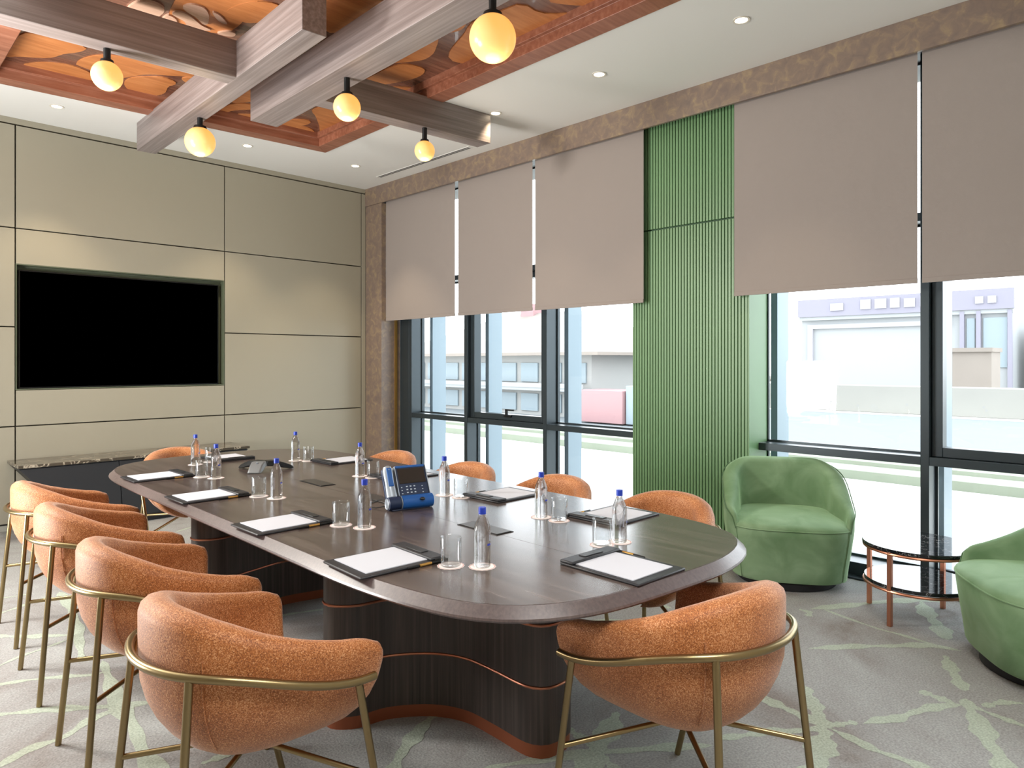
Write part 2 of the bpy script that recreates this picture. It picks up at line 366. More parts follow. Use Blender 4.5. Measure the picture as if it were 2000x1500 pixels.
BLOBS=[
   [(0.917,5.914),(0.912,5.604),(0.929,5.488),(0.971,5.386),(1.108,5.358),(1.24,5.352),(1.293,5.376),(1.27,5.479),(1.205,5.584),(1.159,5.713),(1.086,5.786),(0.991,5.853)],
   [(1.02,6.157),(1.039,6.005),(1.117,5.869),(1.206,5.794),(1.306,5.767),(1.407,5.801),(1.49,5.907),(1.53,6.032),(1.51,6.12),(1.39,6.139),(1.229,6.136),(1.078,6.146)],
   [(1.31,5.719),(1.313,5.601),(1.348,5.496),(1.409,5.408),(1.576,5.311),(1.81,5.278),(1.991,5.326),(1.864,5.437),(1.728,5.542),(1.645,5.688),(1.62,5.745),(1.555,5.81),(1.445,5.763),(1.377,5.741)],
   [(1.663,5.866),(1.653,5.744),(1.692,5.647),(1.809,5.53),(1.904,5.526),(1.942,5.586),(1.919,5.677),(1.943,5.827),(1.903,5.957),(1.829,6.013),(1.738,5.979)],
   [(1.941,5.456),(1.948,5.401),(2.0,5.349),(2.068,5.362),(2.097,5.533),(2.015,5.513)],
   [(1.887,6.084),(1.949,5.985),(2.066,5.887),(2.091,6.013),(1.993,6.092)],
   [(1.326,4.629),(1.333,4.449),(1.405,4.398),(1.481,4.443),(1.462,4.6)],
   [(1.543,4.319),(1.569,4.253),(1.637,4.245),(1.693,4.314),(1.731,4.43),(1.709,4.451),(1.652,4.399),(1.581,4.364)],
   [(1.508,4.565),(1.518,4.49),(1.567,4.506),(1.595,4.566),(1.579,4.604),(1.535,4.604)],
   [(1.529,4.458),(1.544,4.4),(1.608,4.399),(1.71,4.473),(1.78,4.495),(1.735,4.539),(1.677,4.586),(1.616,4.5)],
   [(1.694,4.261),(1.741,4.267),(1.818,4.342),(1.764,4.341)],
   [(1.824,4.509),(1.859,4.439),(1.905,4.428),(1.915,4.478),(1.872,4.509)],
   [(1.767,4.22),(1.762,4.121),(1.815,3.987),(1.931,3.911),(2.012,3.996),(1.994,4.122),(1.9,4.261)],
   [(1.182,4.465),(1.23,4.362),(1.363,4.266),(1.421,4.283),(1.355,4.388),(1.259,4.465)],
   [(1.661,4.141),(1.567,4.081),(1.659,3.878),(1.879,3.731),(2.018,3.706),(1.879,3.884),(1.744,4.078)],
   [(2.393,5.64),(2.387,5.326),(2.431,5.231),(2.51,5.467),(2.474,5.586)],
   [(2.417,6.024),(2.401,5.801),(2.444,5.655),(2.563,5.582),(2.631,5.63),(2.489,5.831),(2.458,6.014)],
   [(2.533,5.97),(2.569,5.872),(2.698,5.805),(2.801,5.958),(2.619,6.023)],
   [(2.892,5.867),(2.96,5.669),(3.061,5.601),(3.106,5.653),(3.085,5.774),(3.016,5.911)],
   [(3.028,5.968),(3.062,5.831),(3.155,5.773),(3.257,5.845),(3.31,5.973),(3.207,6.003),(3.087,6.015)],
   [(2.962,5.359),(2.983,5.22),(3.09,5.23),(3.316,5.313),(3.346,5.479),(3.363,5.884),(3.187,5.639),(3.048,5.454)],
   [(2.129,3.663),(2.113,3.404),(2.338,3.205),(2.417,3.403),(2.401,3.663),(2.355,4.007),(2.189,3.874)],
   [(2.834,4.127),(2.756,3.678),(2.862,3.555),(2.969,3.701),(3.015,3.816),(2.999,3.944)],
   [(2.928,4.523),(2.941,4.098),(3.082,4.015),(3.147,4.051),(3.171,4.151),(3.148,4.282),(3.052,4.488)],
   [(3.112,3.738),(3.046,3.624),(2.976,3.425),(2.904,3.249),(2.936,2.988),(2.964,2.878),(3.104,2.875),(3.19,2.818),(3.282,2.726),(3.315,2.929),(3.297,3.202),(3.318,3.458),(3.295,3.686),(3.213,3.768)],
   [(3.033,2.73),(3.136,2.706),(3.252,2.612),(3.278,2.511),(3.28,2.281),(3.08,2.248),(2.941,2.478)],
   [(3.152,4.479),(3.26,4.371),(3.354,4.369),(3.333,4.534)],
]
sm = MB()
for w, P in STROKES:
    pts = resample(catmull([(x, y, 0) for x, y in P], 8), 26); n = len(pts)
    A, B = [], []
    ph = random.uniform(0, 6)
    for i, p in enumerate(pts):
        t = (pts[min(i+1, n-1)]-pts[max(i-1, 0)]).normalized(); nn = Vector((-t.y, t.x, 0))
        e = sqrt(max(0.0, 1-abs(2*i/(n-1)-1)**6))
        k = w*0.5*(0.85+0.3*sin(i*0.5+ph)+0.18*sin(i*1.3+2*ph))*e
        A.append(p+nn*k); B.append(p-nn*k)
    z = 0.0006+0.0002*random.random()
    V = [(p.x, p.y, z) for p in A]+[(p.x, p.y, z) for p in B]
    sm.add(V, [(i, i+1, n+i+1, n+i) for i in range(n-1)])
sm.build('carpet_pattern', M['stroke'], FLOOR)

# panelled wall with the niche
wb = MB().box(XL, 5.3, 7.09, 7.25, -0.12, 3.9).build('wall_back', M['joint'], kind='structure')
XE = [-0.58, 1.1626, 2.9005, 4.4985]; ZE = [0.055, 0.861, 1.687, 2.508, 3.365]; g = 0.005
def panel(x0, x1, z0, z1): MB().box(x0+g, x1-g, YB, 7.095, z0+g, z1-g).build('panel', M['panel'], wb, bevel=0.0015, seg=1)
for i, x0 in enumerate([XL]+XE[:-1]):
    x1 = XE[i]
    for z0, z1 in zip(ZE[:-1], ZE[1:]):
        if i == 2 and z0 in (0.861, 1.687): continue
        panel(x0, x1, z0, z1)
panel(1.1626, 2.9005, 0.861, 1.168-0.005); panel(1.1626, 2.9005, 2.209, 2.508)
panel(XL, 4.555, 3.367, 3.425); panel(4.4985, 4.56, 0.055, 3.365)
MB().box(1.165, 2.898, 7.075, 7.09, 1.165, 2.21).build('niche_back', M['niche'], wb)
for x0, x1, z0, z1 in ((1.164, 1.172, 1.163, 2.214), (2.891, 2.899, 1.163, 2.214), (1.172, 2.891, 2.206, 2.214), (1.172, 2.891, 1.163, 1.171)):
    MB().box(x0, x1, 6.992, 7.085, z0, z1).build('niche_lining', M['niche'], wb)
MB().box(XL, 4.55, 7.0, 7.09, 0.0, 0.045).build('baseboard_back', plain('light_skirting', '#a3a39a', 0.6), kind='structure')
MB().box(XL-0.15, XL, YF, 7.2, -0.12, 3.9).build('wall_left', M['wallplain'], kind='structure')
MB().box(XL-0.15, 5.3, YF-0.15, YF, -0.12, 3.9).build('wall_front', M['wallplain'], kind='structure')

# ceiling with the tray opening
TR = [(0.74, 6.185), (0.70, 1.25), (3.385, 1.2), (3.46, 6.0)]     # outer outline of the tray, clockwise from far left
OUT = [(XL, 7.2), (XL, YF), (5.3, YF), (5.3, 7.2)]
V = [(x, y, ZC) for x, y in OUT+TR]+[(x, y, ZC+0.45) for x, y in OUT+TR]
F = []
for i in range(4):
    j = (i+1) % 4; F += [(i, j, 4+j, 4+i), (8+i, 12+i, 12+j, 8+j), (i, 8+i, 8+j, j), (4+i, 4+j, 12+j, 12+i)]
MB().add(V, F).build('ceiling', M['ceiling'], kind='structure')
def inset_quad(Q, d):
    c = Vector((sum(q[0] for q in Q)/4, sum(q[1] for q in Q)/4)); out = []
    for i in range(4):
        a, b, e = Vector(Q[i-1]), Vector(Q[i]), Vector(Q[(i+1) % 4])
        u = (b-a).normalized(); v = (e-b).normalized(); nu = Vector((-u.y, u.x)); nv = Vector((-v.y, v.x))
        if (c-b).dot(nu) < 0: nu = -nu
        if (c-b).dot(nv) < 0: nv = -nv
        out.append(b+(nu+nv)*d/(1+nu.dot(nv)))
    return out
t1 = inset_quad(TR, 0.145); t2 = inset_quad(TR, 0.175)
names = ['trim_4', 'trim_5', 'trim_6', 'trim_7']
for i in range(4):                                              # four lengths of the tray's wooden frame
    j = (i+1) % 4; m = MB()
    prof = [(TR, ZC-0.012), (t1, ZC-0.012), (t1, 3.475), (t2, 3.475), (t2, 3.60), (TR, 3.60)]
    L = [[(P[a][0], P[a][1], z) for P, z in prof] for a in (i, j)]
    m.loops(L).build(names[i], M['trayframe'], kind='structure', bevel=0.003)
tp = MB(); a, b, c, d = t2; lo = 3.53
tp.add([(p[0], p[1], lo) for p in (a, b, c, d)]+[(p[0], p[1], lo+0.05) for p in (a, b, c, d)],
       [(0, 1, 2, 3), (4, 7, 6, 5), (0, 4, 5, 1), (1, 5, 6, 2), (2, 6, 7, 3), (3, 7, 4, 0)])
tray = tp.build('trim_8', M['network'], kind='structure')
MB().box(-1, 4.5, 0.5, 6.9, 3.62, 3.66).build('trim_9', M['black'], kind='structure')
pale = {6, 7, 8, 9, 10, 11}
allb = list(enumerate(BLOBS))
# more inlays over the part of the tray that only shows from a step aside
cells = [(1.2, 4.0, .32, .2), (1.35, 3.3, .25, .3), (1.1, 2.6, .22, .3), (1.5, 2.0, .36, .2), (2.7, 1.8, .3, .22), (3.0, 2.3, .18, .16),
         (1.75, 2.7, .16, .28), (2.1, 1.8, .2, .25), (2.75, 4.75, .12, .2), (2.2, 5.0, .1, .2), (2.1, 5.6, .1, .1), (2.75, 2.75, .15, .2), (1.1, 1.6, .2, .16), (2.75, 3.4, .14, .2)]
def inlay(P, mat, z0):
    pts = resample(catmull([(x, y, 0) for x, y in P], 6, True), 34, True)
    s = sum(pts[i].x*pts[(i+1) % 34].y-pts[(i+1) % 34].x*pts[i].y for i in range(34))
    if s < 0: pts.reverse()
    MB().prism([(p.x, p.y) for p in pts], z0, lo+0.004).build('inlay', mat, tray)
for i, P in allb: inlay(P, M['orangepale'] if i in pale else M['orange'], lo-0.014-0.0002*i if i in pale else lo-0.0062-0.0003*(i % 5))
bigo = [(2.03, 3.4), (1.95, 3.05), (2.05, 2.4), (2.25, 2.3), (2.3, 3.0), (2.28, 3.8), (2.15, 4.2), (2.05, 4.1)]
for ci, (x, y, a_, b_) in enumerate(cells):
    inlay([(x+a_*cos(t)*(1+0.25*sin(3*t+x)), y+b_*sin(t)*(1+0.2*cos(2*t+y))) for t in [k*pi/5 for k in range(10)]], M['orange'], lo-0.0075-0.0004*ci)
inlay(bigo, M['orange'], lo-0.006)
# orange ground behind the pale inlays
inlay([(1.55, 4.55), (1.5, 4.0), (1.75, 3.75), (1.86, 4.1), (1.86, 4.5)], M['orange'], lo-0.005)

# bronze bulkhead over the windows, pilaster in the corner
MB().box(4.55, 4.575, YF, YB, 3.215, 3.42).build('trim_1', M['bronze'], kind='structure', bevel=0.002)
MB().box(4.575, 5.02, YF, YB, 3.30, 3.42).build('trim_2', M['darkgrey'], kind='structure')
pil = MB().box(4.56, 4.82, 6.67, 6.995, 0, 3.215).build('trim_3', M['bronze'], kind='structure', bevel=0.002)
MB().box(4.74, 4.775, 6.662, 6.67, 0, 3.2).build('edge_strip', M['gold'], pil)

# ------------------------------------------------------------------ windows
XG = 4.985
def window(name, ys, y0, y1, sash=None):
    w = empty(name, (XW, y0, 0), kind='structure')
    off = Vector((XW, y0, 0))
    def part(n, m, mat, par=None, **k):
        m.xf(Matrix.Translation(-off)); o = m.build(n, mat, par or w, **k); return o
    for y in ys: part('mullion', MB().box(XW, 5.01, y, y+0.048, 0.09, 3.3), M['frame'], bevel=0.002)
    edges = sorted(ys); bays = [(a+0.048, b) for a, b in zip(edges[:-1], edges[1:])]
    part('sill', MB().box(XW-0.03, 5.05, y0, y1, 0, 0.09).box(XW-0.11, XW-0.03, y0, y1, 0.0, 0.012), M['frame'], bevel=0.002)
    for a, b in bays:
        for z in (0.76, 2.27):
            part('transom', MB().box(XW+0.004, 5.008, a, b, z, z+0.052), M['frame'], bevel=0.0015)
        for z0, z1 in ((0.09, 0.76), (0.812, 2.27), (2.322, 3.3)):
            part('pane', MB().box(XG, XG+0.008, a, b, z0, z1), M['pane'])
            part('glazing_bead', MB().box(XG-0.022, XG, a, a+0.014, z0, z1).box(XG-0.022, XG, b-0.014, b, z0, z1).box(XG-0.022, XG, a, b, z0, z0+0.014).box(XG-0.022, XG, a, b, z1-0.014, z1), M['frame'])
        if sash and abs(a-sash) < 0.2:
            s = part('sash', MB().box(4.865, 4.96, a+0.004, a+0.062, 0.814, 2.268).box(4.865, 4.96, b-0.062, b-0.004, 0.814, 2.268)
                     .box(4.866, 4.959, a+0.062, b-0.062, 0.814, 0.872).box(4.866, 4.959, a+0.062, b-0.062, 2.21, 2.268), M['frame'], bevel=0.003)
            c = (a+b)/2-0.03
            part('handle', MB().box(4.845, 4.865, c-0.05, c+0.05, 0.845, 0.868).box(4.83, 4.85, c-0.012, c+0.012, 0.86, 0.925).box(4.83, 4.85, c-0.10, c+0.012, 0.912, 0.928), M['black'], s, bevel=0.002)
    for y in ys: part('fin', MB().box(5.12, 5.32, y-0.01, y+0.04, -0.3, 3.6), M['fin'])
    return w
w1 = window('window_1', [3.20, 4.362, 5.485, 6.45], 3.0, 6.67, 4.4)
MB().box(XW, 5.01, 6.498, 6.67, 0, 3.3).build('trim_10', M['frame'], kind='structure', bevel=0.002)
w2 = window('window_2', [-1.05, 0.08, 1.204, 2.30], -1.4, 2.35, 0.10)
MB().box(5.02, 5.3, YF, 7.2, 3.3, 3.9).build('wall_right', M['render'], kind='structure')
MB().box(4.9, 5.3, YF, 7.2, -0.4, 0.0).build('trim_11', M['render'], kind='structure')

# green slatted column
col = empty('slatted_column', (4.677, 2.80, 0), label='green lacquered column of vertical slats between the two windows', cat='column')
def cpart(n, m, mat, **k): m.xf(Matrix.Translation((-4.677, -2.80, 0))); return m.build(n, mat, col, **k)
cpart('core', MB().box(4.70, 5.0, 2.302, 3.285, 0, 3.30), M['greendark'])
cpart('return_panel', MB().box(4.677, 4.99, 2.296, 2.306, 0, 3.30), M['green'])
cpart('return_panel', MB().box(4.677, 4.99, 3.281, 3.291, 0, 3.30), M['green'])
ns = 38; pit = (3.281-2.306)/ns
base_s = {}
for k in range(ns):
    for z0, z1 in ((0.0, 2.434), (2.446, 3.30)):
        y = 2.306+k*pit
        if z0 not in base_s:
            m = MB().box(0, 0.026, 0.003, pit-0.003, z0, z1); o = m.build('slat', M['green'], col, bevel=0.002, seg=1); base_s[z0] = o
        else:
            o = base_s[z0].copy(); C.objects.link(o); KIDS[col].append(o)
        o.location = (0, y-2.80, 0)

# roller blinds
def blind(y0, y1, label):
    b = empty('roller_blind', (4.62, (y0+y1)/2, 3.30), label=label, cat='blind', group='taupe roller blinds over the windows')
    h = (y1-y0)/2; n = 12; V = []; m = MB()
    L = []
    for k in range(n+1):
        y = -h+2*h*k/n; wv = 0.0015*sin(k*1.3)
        L.append([(wv, y, -1.43), (wv+0.0016, y, -1.43), (0.0016, y, -0.02), (0, y, -0.02)])
    m.loops(L).build('cloth', M['blind'], b)
    MB().box(-0.004, 0.006, -h, h, -1.435, -1.405).build('bottom_bar', M['blind'], b, bevel=0.002)
    MB().box(-0.02, 0.05, -h, h, -0.05, 0.0).build('roller_box', M['darkgrey'], b)
blind(5.447, 6.665, 'taupe roller blind nearest the panelled wall, half lowered over the window')
blind(4.356, 5.395, 'taupe roller blind second from the panelled wall, over the opening window')
blind(3.149, 4.323, 'taupe roller blind just left of the green slatted column')
blind(1.215, 2.381, 'wide taupe roller blind just right of the green slatted column')
blind(0.05, 1.190, 'taupe roller blind at the right edge, above the side table and cut by the frame')

# ceiling beams
ZB = 3.185
def beam(P, label):
    P = [Vector(p) for p in P]; a, b, c, d = P                   # a-b is the -side edge, c-d the other (same order)
    ang = math.atan2((b-a).y, (b-a).x); o0 = a
    e = empty('ceiling_beam', (a.x, a.y, ZB), 0, label, 'beam', 'wooden beams crossing under the ceiling tray')
    e.rotation_euler.z = ang
    R = Matrix.Rotation(-ang, 4, 'Z')
    q = [R @ Vector((p.x-a.x, p.y-a.y, 0)) for p in (a, b, d, c)]
    s = sum(q[i].x*q[(i+1) % 4].y-q[(i+1) % 4].x*q[i].y for i in range(4))
    if s < 0: q.reverse()
    MB().prism([(p.x, p.y) for p in q], 0, ZC-ZB+0.0).build('timber', M['beamwood'], e, bevel=0.003)
    return e
beam([(0.25, 4.397), (1.869, 4.313), (0.25, 4.555), (1.866, 4.45)], 'dark shaded beam entering from the upper left, ending against another beam')
beam([(1.912, 6.403), (1.842, 3.436), (2.062, 6.40), (1.984, 3.428)], 'beam whose far end hangs past the tray towards the panelled wall')
beam([(2.272, 5.017), (2.20, 1.30), (2.48, 5.01), (2.395, 1.30)], 'longest pale beam running to the top edge, with the biggest globe lamp')
beam([(2.455, 4.275), (3.896, 4.145), (2.465, 4.405), (3.893, 4.30)], 'short beam reaching right past the tray, above the long table')

def globe(x, y, zc, r, label):
    e = empty('globe_lamp', (x, y, ZB), label=label, cat='lamp', group='opal globe lamps under the beams')
    d = ZB-zc
    MB().lathe([(0.019, -(d-r)-0.005), (0.019, 0)], 20).build('stem', M['black'], e, smooth=True)
    MB().lathe([(r*0.46, -(d-r)-0.004-r*0.09), (r*0.40, -(d-r)+0.008), (0.02, -(d-r)+0.012)], 28).build('cap', M['black'], e, smooth=True)
    MB().sphere((0, 0, -d), r, 36, 22).build('globe', M['globe'], e, smooth=True, angle=180)
    l = bpy.data.lights.new('globe_glow', 'POINT'); l.energy = 3.5; l.color = (1, 0.72, 0.4); l.shadow_soft_size = r*0.8
    lo_ = bpy.data.objects.new('globe_glow', l); C.objects.link(lo_); lo_.location = (x, y, zc-r-0.03)
globe(1.17, 4.44, 3.03, 0.082, 'glowing globe lamp under the dark beam at the upper left')
globe(1.985, 5.22, 3.01, 0.106, 'glowing globe lamp below the beam that ends near the panelled wall')
globe(2.36, 3.83, 3.0, 0.085, 'glowing globe lamp in the middle of the longest pale beam')
globe(3.285, 4.23, 3.01, 0.077, 'smallest glowing globe lamp, under the short right-hand beam')
globe(2.322, 2.455, 2.97, 0.114, 'largest glowing globe lamp at the top edge, nearest the viewer')

def downlight(x, y, label, power=26, size=76):
    e = empty('downlight', (x, y, ZC), label=label, cat='ceiling light', group='recessed downlights in the white ceiling')
    MB().loops([[(r*cos(2*pi*i/24), r*sin(2*pi*i/24), z) for i in range(24)] for r, z in ((0.048, 0.0), (0.05, -0.004), (0.038, -0.004), (0.036, -0.001))], False, False).build('ring', M['downring'], e, smooth=True)
    MB().lathe([(0.036, -0.0015), (0.036, -0.0005)], 24).build('lens', M['downlight'], e)
    l = bpy.data.lights.new('downlight_beam', 'SPOT'); l.energy = power; l.color = (1, 0.80, 0.55); l.spot_size = radians(size); l.spot_blend = 0.55; l.shadow_soft_size = 0.03
    o = bpy.data.objects.new('downlight_beam', l); C.objects.link(o); o.location = (x, y, ZC-0.02)
for x, y, t in ((1.342, 6.44, 'recessed downlight farthest left, in the ceiling before the panelled wall'), (2.847, 6.35, 'recessed downlight between the two beams, before the panelled wall'),
             (3.93, 6.218, 'recessed downlight near the corner, beside the slot diffuser'), (3.902, 4.091, 'recessed downlight just beyond the end of the short beam'),
             (3.888, 3.022, 'recessed downlight in the middle of the right-hand ceiling strip'), (3.865, 1.947, 'recessed downlight nearest the top edge, right-hand ceiling strip')):
    downlight(x, y, t, 62 if y > 6 else 26)
v = empty('slot_diffuser', (4.35, 5.66, ZC), label='thin black linear air slot in the ceiling near the corner', cat='vent')
MB().box(-0.028, 0.028, -0.76, 0.76, -0.003, 0.0).build('slot_frame', M['ceiling'], v)
for x in (-0.012, 0.012): MB().box(x-0.006, x+0.006, -0.74, 0.74, -0.0045, -0.001).build('slot', M['black'], v)

# ------------------------------------------------------------------ outside
MB().box(5.3, 13.0, -30, 40, -0.6, -0.35).build('terrace_paving', M['ground'], kind='structure')
MB().box(13.0, 200, -60, 160, -2.5, -2.3).build('far_ground', M['ground'], kind='structure')
MB().box(31, 52, -60, 160, -2.3, -2.28).build('road', M['road'], kind='structure')
tag(MB().box(10.9, 11.5, -25, 38, -0.35, -0.22).build('grass_verge', M['lawn']), 'pale green grass verge along the terrace outside the windows', 'verge', kind='stuff')
MB().box(12.4, 12.9, -30, 40, -0.35, -0.28).build('kerb', M['lawn'], kind='structure')
tag(MB().box(54, 56, -10, 29, -2.3, -0.35).build('retaining_wall', M['ledge'], bevel=0.05), 'low beige retaining wall beyond the road, below the white building', 'wall')
# white building with the fascia
e = empty('white_building', (70, 20, -2.3), label='large flat-roofed white building with a lavender sign band across the road', cat='building')
MB().box(0, 14, -8.6, 8.8, 0, 9.0).build('wall', M['facade'], e)
MB().box(-0.5, 0, -8.8, 9.0, 8.1, 9.8).build('fascia', M['sign'], e)
MB().box(-0.35, 0, -8.7, 8.9, 7.75, 8.1).build('fascia_trim', M['facade'], e)
for k, (y, w, h) in enumerate([(5.2, 1.2, .7), (2.6, .9, .9), (1.3, 1.0, .9), (0.1, .8, .9), (-1.1, .9, .8), (-2.3, .7, .9), (-6.4, .6, .6), (-7.3, .6, .6)]):
    MB().box(-0.62, -0.5, y-w/2, y+w/2, 8.6, 8.6+h).build('sign_block', M['signpale'], e)
MB().box(-0.3, 0, 7.6, 8.1, 0, 6.9).box(-0.3, 0, -4.2, 8.1, 6.9, 7.3).build('portal_frame', M['signpale'], e)
for y0, y1 in ((-6.0, -5.4), (-8.3, -6.6)): MB().box(-0.15, 0.05, y0, y1, 3.2, 7.4).build('window', M['farglass'], e, bevel=0.02)
for y in (-5.1, -6.3, -8.5): MB().box(-0.4, 0, y-0.16, y+0.16, 0, 8.0).build('pillar', M['sign'], e)
e = empty('brown_kiosk', (60, 12.2, -2.3), label='square beige-brown block standing before the right end of the white building', cat='building')
MB().box(0, 3, -1.2, 1.5, 0, 4.4).build('wall', M['brick'], e); MB().box(-0.2, 3.2, -1.3, 1.6, 4.4, 4.7).build('roof', M['brick'], e)
e = empty('glass_block', (72, 7.5, -2.3), label='blue-grey glass office block at the far right edge', cat='building')
MB().box(0, 8, -6, 2.5, 0, 6.6).build('wall', M['render'], e)
for k in range(4): MB().box(-0.1, 0.1, 0.9-k*1.6, 2.0-k*1.6, 1.8, 6.0).build('window', M['farglass'], e)
for x, y, s_, t in ((55, 25.6, 0.55, 'small brown bush in a tub on the retaining wall, left one'), (55, 20.6, 0.5, 'low brown bush on the retaining wall, right one')):
    tag(MB().sphere((x, y, -0.34+s_*.6), s_, 14, 8, 0.6).build('bush', M['brick'], smooth=True), t, 'bush')
# house with the hipped roof
e = empty('hipped_roof_house', (35, 34.2, -2.3), label='pale two-storey house with a hipped tiled roof beyond the left windows', cat='building')
MB().box(0, 12, -6.4, 13, 0, 4.3).build('wall', M['render'], e)
MB().add([(-1.2, -7.8, 4.3), (13.2, -7.8, 4.3), (13.2, 14.2, 4.3), (-1.2, 14.2, 4.3), (6, -0.5, 7.6), (6, 7.5, 7.6)],
         [(0, 3, 5, 4), (2, 1, 4, 5), (1, 0, 4), (3, 2, 5), (0, 1, 2, 3)]).build('roof', M['rooftile'], e)
MB().box(5.4, 6.4, 3.8, 5.2, 6.8, 8.3).build('chimney', M['red'], e)
MB().box(-1.2, 13.2, -7.8, 14.2, 4.1, 4.3).build('eaves', M['brick'], e)
for k in range(9):
    y = -6.0+k*2.1
    MB().box(-0.12, 0.05, y, y+1.6, 2.3, 3.6).build('window', M['farglass'], e)
    MB().box(-0.12, 0.05, y, y+1.6, 0.3, 1.5).build('window', M['farglass'], e)
MB().box(-0.9, 0, -6.4, 13, 1.75, 1.95).box(-0.95, -0.85, -6.4, 13, 1.95, 2.25).build('balcony', M['facade'], e)
e = empty('red_container', (32.5, 25.2, -2.3), label='faded red container beside the house, seen through the left windows', cat='container')
MB().box(0, 2.4, -1.6, 1.6, 0.1, 2.0).build('body', M['red'], e, bevel=0.03)
MB().box(0.2, 2.2, -3.6, -1.7, 0.1, 2.3).build('door_panel', M['farglass'], e, bevel=0.03)
for x, y, r, t in ((60, 41.5, 2.6, 'hazy grey-green tree in the distance nearest the green column'), (63, 48.5, 2.3, 'hazy grey-green tree in the distance between the red container and the house roof'),
                (66, 56, 2.8, 'hazy tree crown just behind the right end of the hipped-roof house')):
    tag(MB().sphere((x, y, -0.9), r, 18, 10, 0.9).build('tree', M['bush'], smooth=True), t, 'tree')

# ------------------------------------------------------------------ conference table
OUTL = [(1.14, 1.94), (1.155, 1.65), (1.20, 1.41), (1.28, 1.28), (1.39, 1.2), (1.55, 1.145), (1.82, 1.115), (2.13, 1.10), (2.40, 1.18), (2.53, 1.34), (2.585, 1.6),
        (2.605, 1.9), (2.62, 2.5), (2.64, 3.09), (2.67, 3.7), (2.70, 4.19), (2.66, 4.6), (2.51, 4.87), (2.24, 5.0), (1.9, 5.02), (1.6, 4.985), (1.38, 4.89), (1.245, 4.70), (1.185, 4.32), (1.163, 3.33), (1.15, 2.5)]
poly = resample(catmull([(x, y, 0) for x, y in OUTL], 10, True), 150, True)
for _ in range(3): poly = [(poly[i-1]+poly[i]*2+poly[(i+1) % 150])/4 for i in range(150)]
T0 = Vector((1.9, 3.05, 0)); poly = [p-T0 for p in poly]
table = empty('conference_table', tuple(T0), label='long dark oval conference table with copper-banded pedestals', cat='table')
prof = [(0.11, 0.682), (0.015, 0.708), (0.003, 0.712), (0.0, 0.717), (0.002, 0.723), (0.031, 0.7495), (0.035, 0.7495), (0.035, 0.74)]
offs = {d: offset(poly, d) for d, z in prof}
MB().loops([[(p.x, p.y, z) for p in offs[d]] for d, z in prof], True, True).build('rim', M['tablerim'], table, smooth=True, angle=25)
inner = [(p.x, p.y) for p in offset(poly, 0.0353)]
def clip(P, a, b, c):            # keep a*x+b*y<=c
    out = []
    for i in range(len(P)):
        p, q = P[i-1], P[i]; dp = a*p[0]+b*p[1]-c; dq = a*q[0]+b*q[1]-c
        if (dp <= 0) != (dq <= 0):
            t = dp/(dp-dq); out.append((p[0]+(q[0]-p[0])*t, p[1]+(q[1]-p[1])*t))
        if dq <= 0: out.append(q)
    return out
sx = -0.03                        # long seam: x = -0.063 + 0.03*y in table coordinates
for side in (-1, 1):
    for y0, y1 in ((-9, -0.62), (-0.62, 0.72), (0.72, 9)):
        P = clip(inner, -side*1.0, side*0.03, -side*(-0.053)-0.0008)
        P = clip(P, 0, -1, -y0-0.0006); P = clip(P, 0, 1, y1-0.0006)
        MB().prism(P, 0.74, 0.75).build('top_panel', M['table'], table)
def pedestal(cy, flip):
    half = [(0, -.66), (.07, -.645), (.105, -.58), (.10, -.42), (.105, -.26), (.17, -.13), (.30, -.03), (.43, .00), (.50, .07), (.48, .15), (.38, .185), (.20, .14), (0, .10)]
    pts = half+[(-x, y) for x, y in half[-2:0:-1]]
    pts = [(x, y*flip) for x, y in pts]
    if flip < 0: pts.reverse()
    P = resample(catmull([(x, y, 0) for x, y in pts], 8, True), 110, True)
    P = [p+Vector((-0.02 if flip > 0 else -0.01, cy, 0)) for p in P]
    ped = MB().prism([(p.x, p.y) for p in P], 0.05, 0.69).build('pedestal', M['base'], table, smooth=True)
    Q = offset(P, 0.004); MB().prism([(p.x, p.y) for p in Q], 0.0, 0.05).build('plinth_band', M['copperband'], ped, smooth=True)
    for z in (0.25, 0.47, 0.655): MB().tube([(p.x, p.y, z) for p in P], 0.0055, 8, ring=True).build('copper_wire', M['copper'], ped, smooth=True)
pedestal(-0.76, 1); pedestal(0.80, -1)
for x, y in ((1.84, 1.99), (1.878, 2.77), (1.895, 3.37)):
    f = empty('power_flap', (x, y, 0.75), radians(-1.7), label={1.84: 'dark socket flap set in the table nearest the viewer, behind the front bottle', 1.878: 'dark socket flap in the table, half hidden behind the blue phone', 1.895: 'dark socket flap in the table farthest off, near the conference speakerphone'}[x], cat='socket flap')
    MB().box(-0.043, 0.043, -0.118, 0.118, 0, 0.002).build('surround', M['black'], f)
    MB().box(-0.038, 0.038, -0.113, 0.113, 0.002, 0.004).build('lid', M['flap'], f, bevel=0.001)

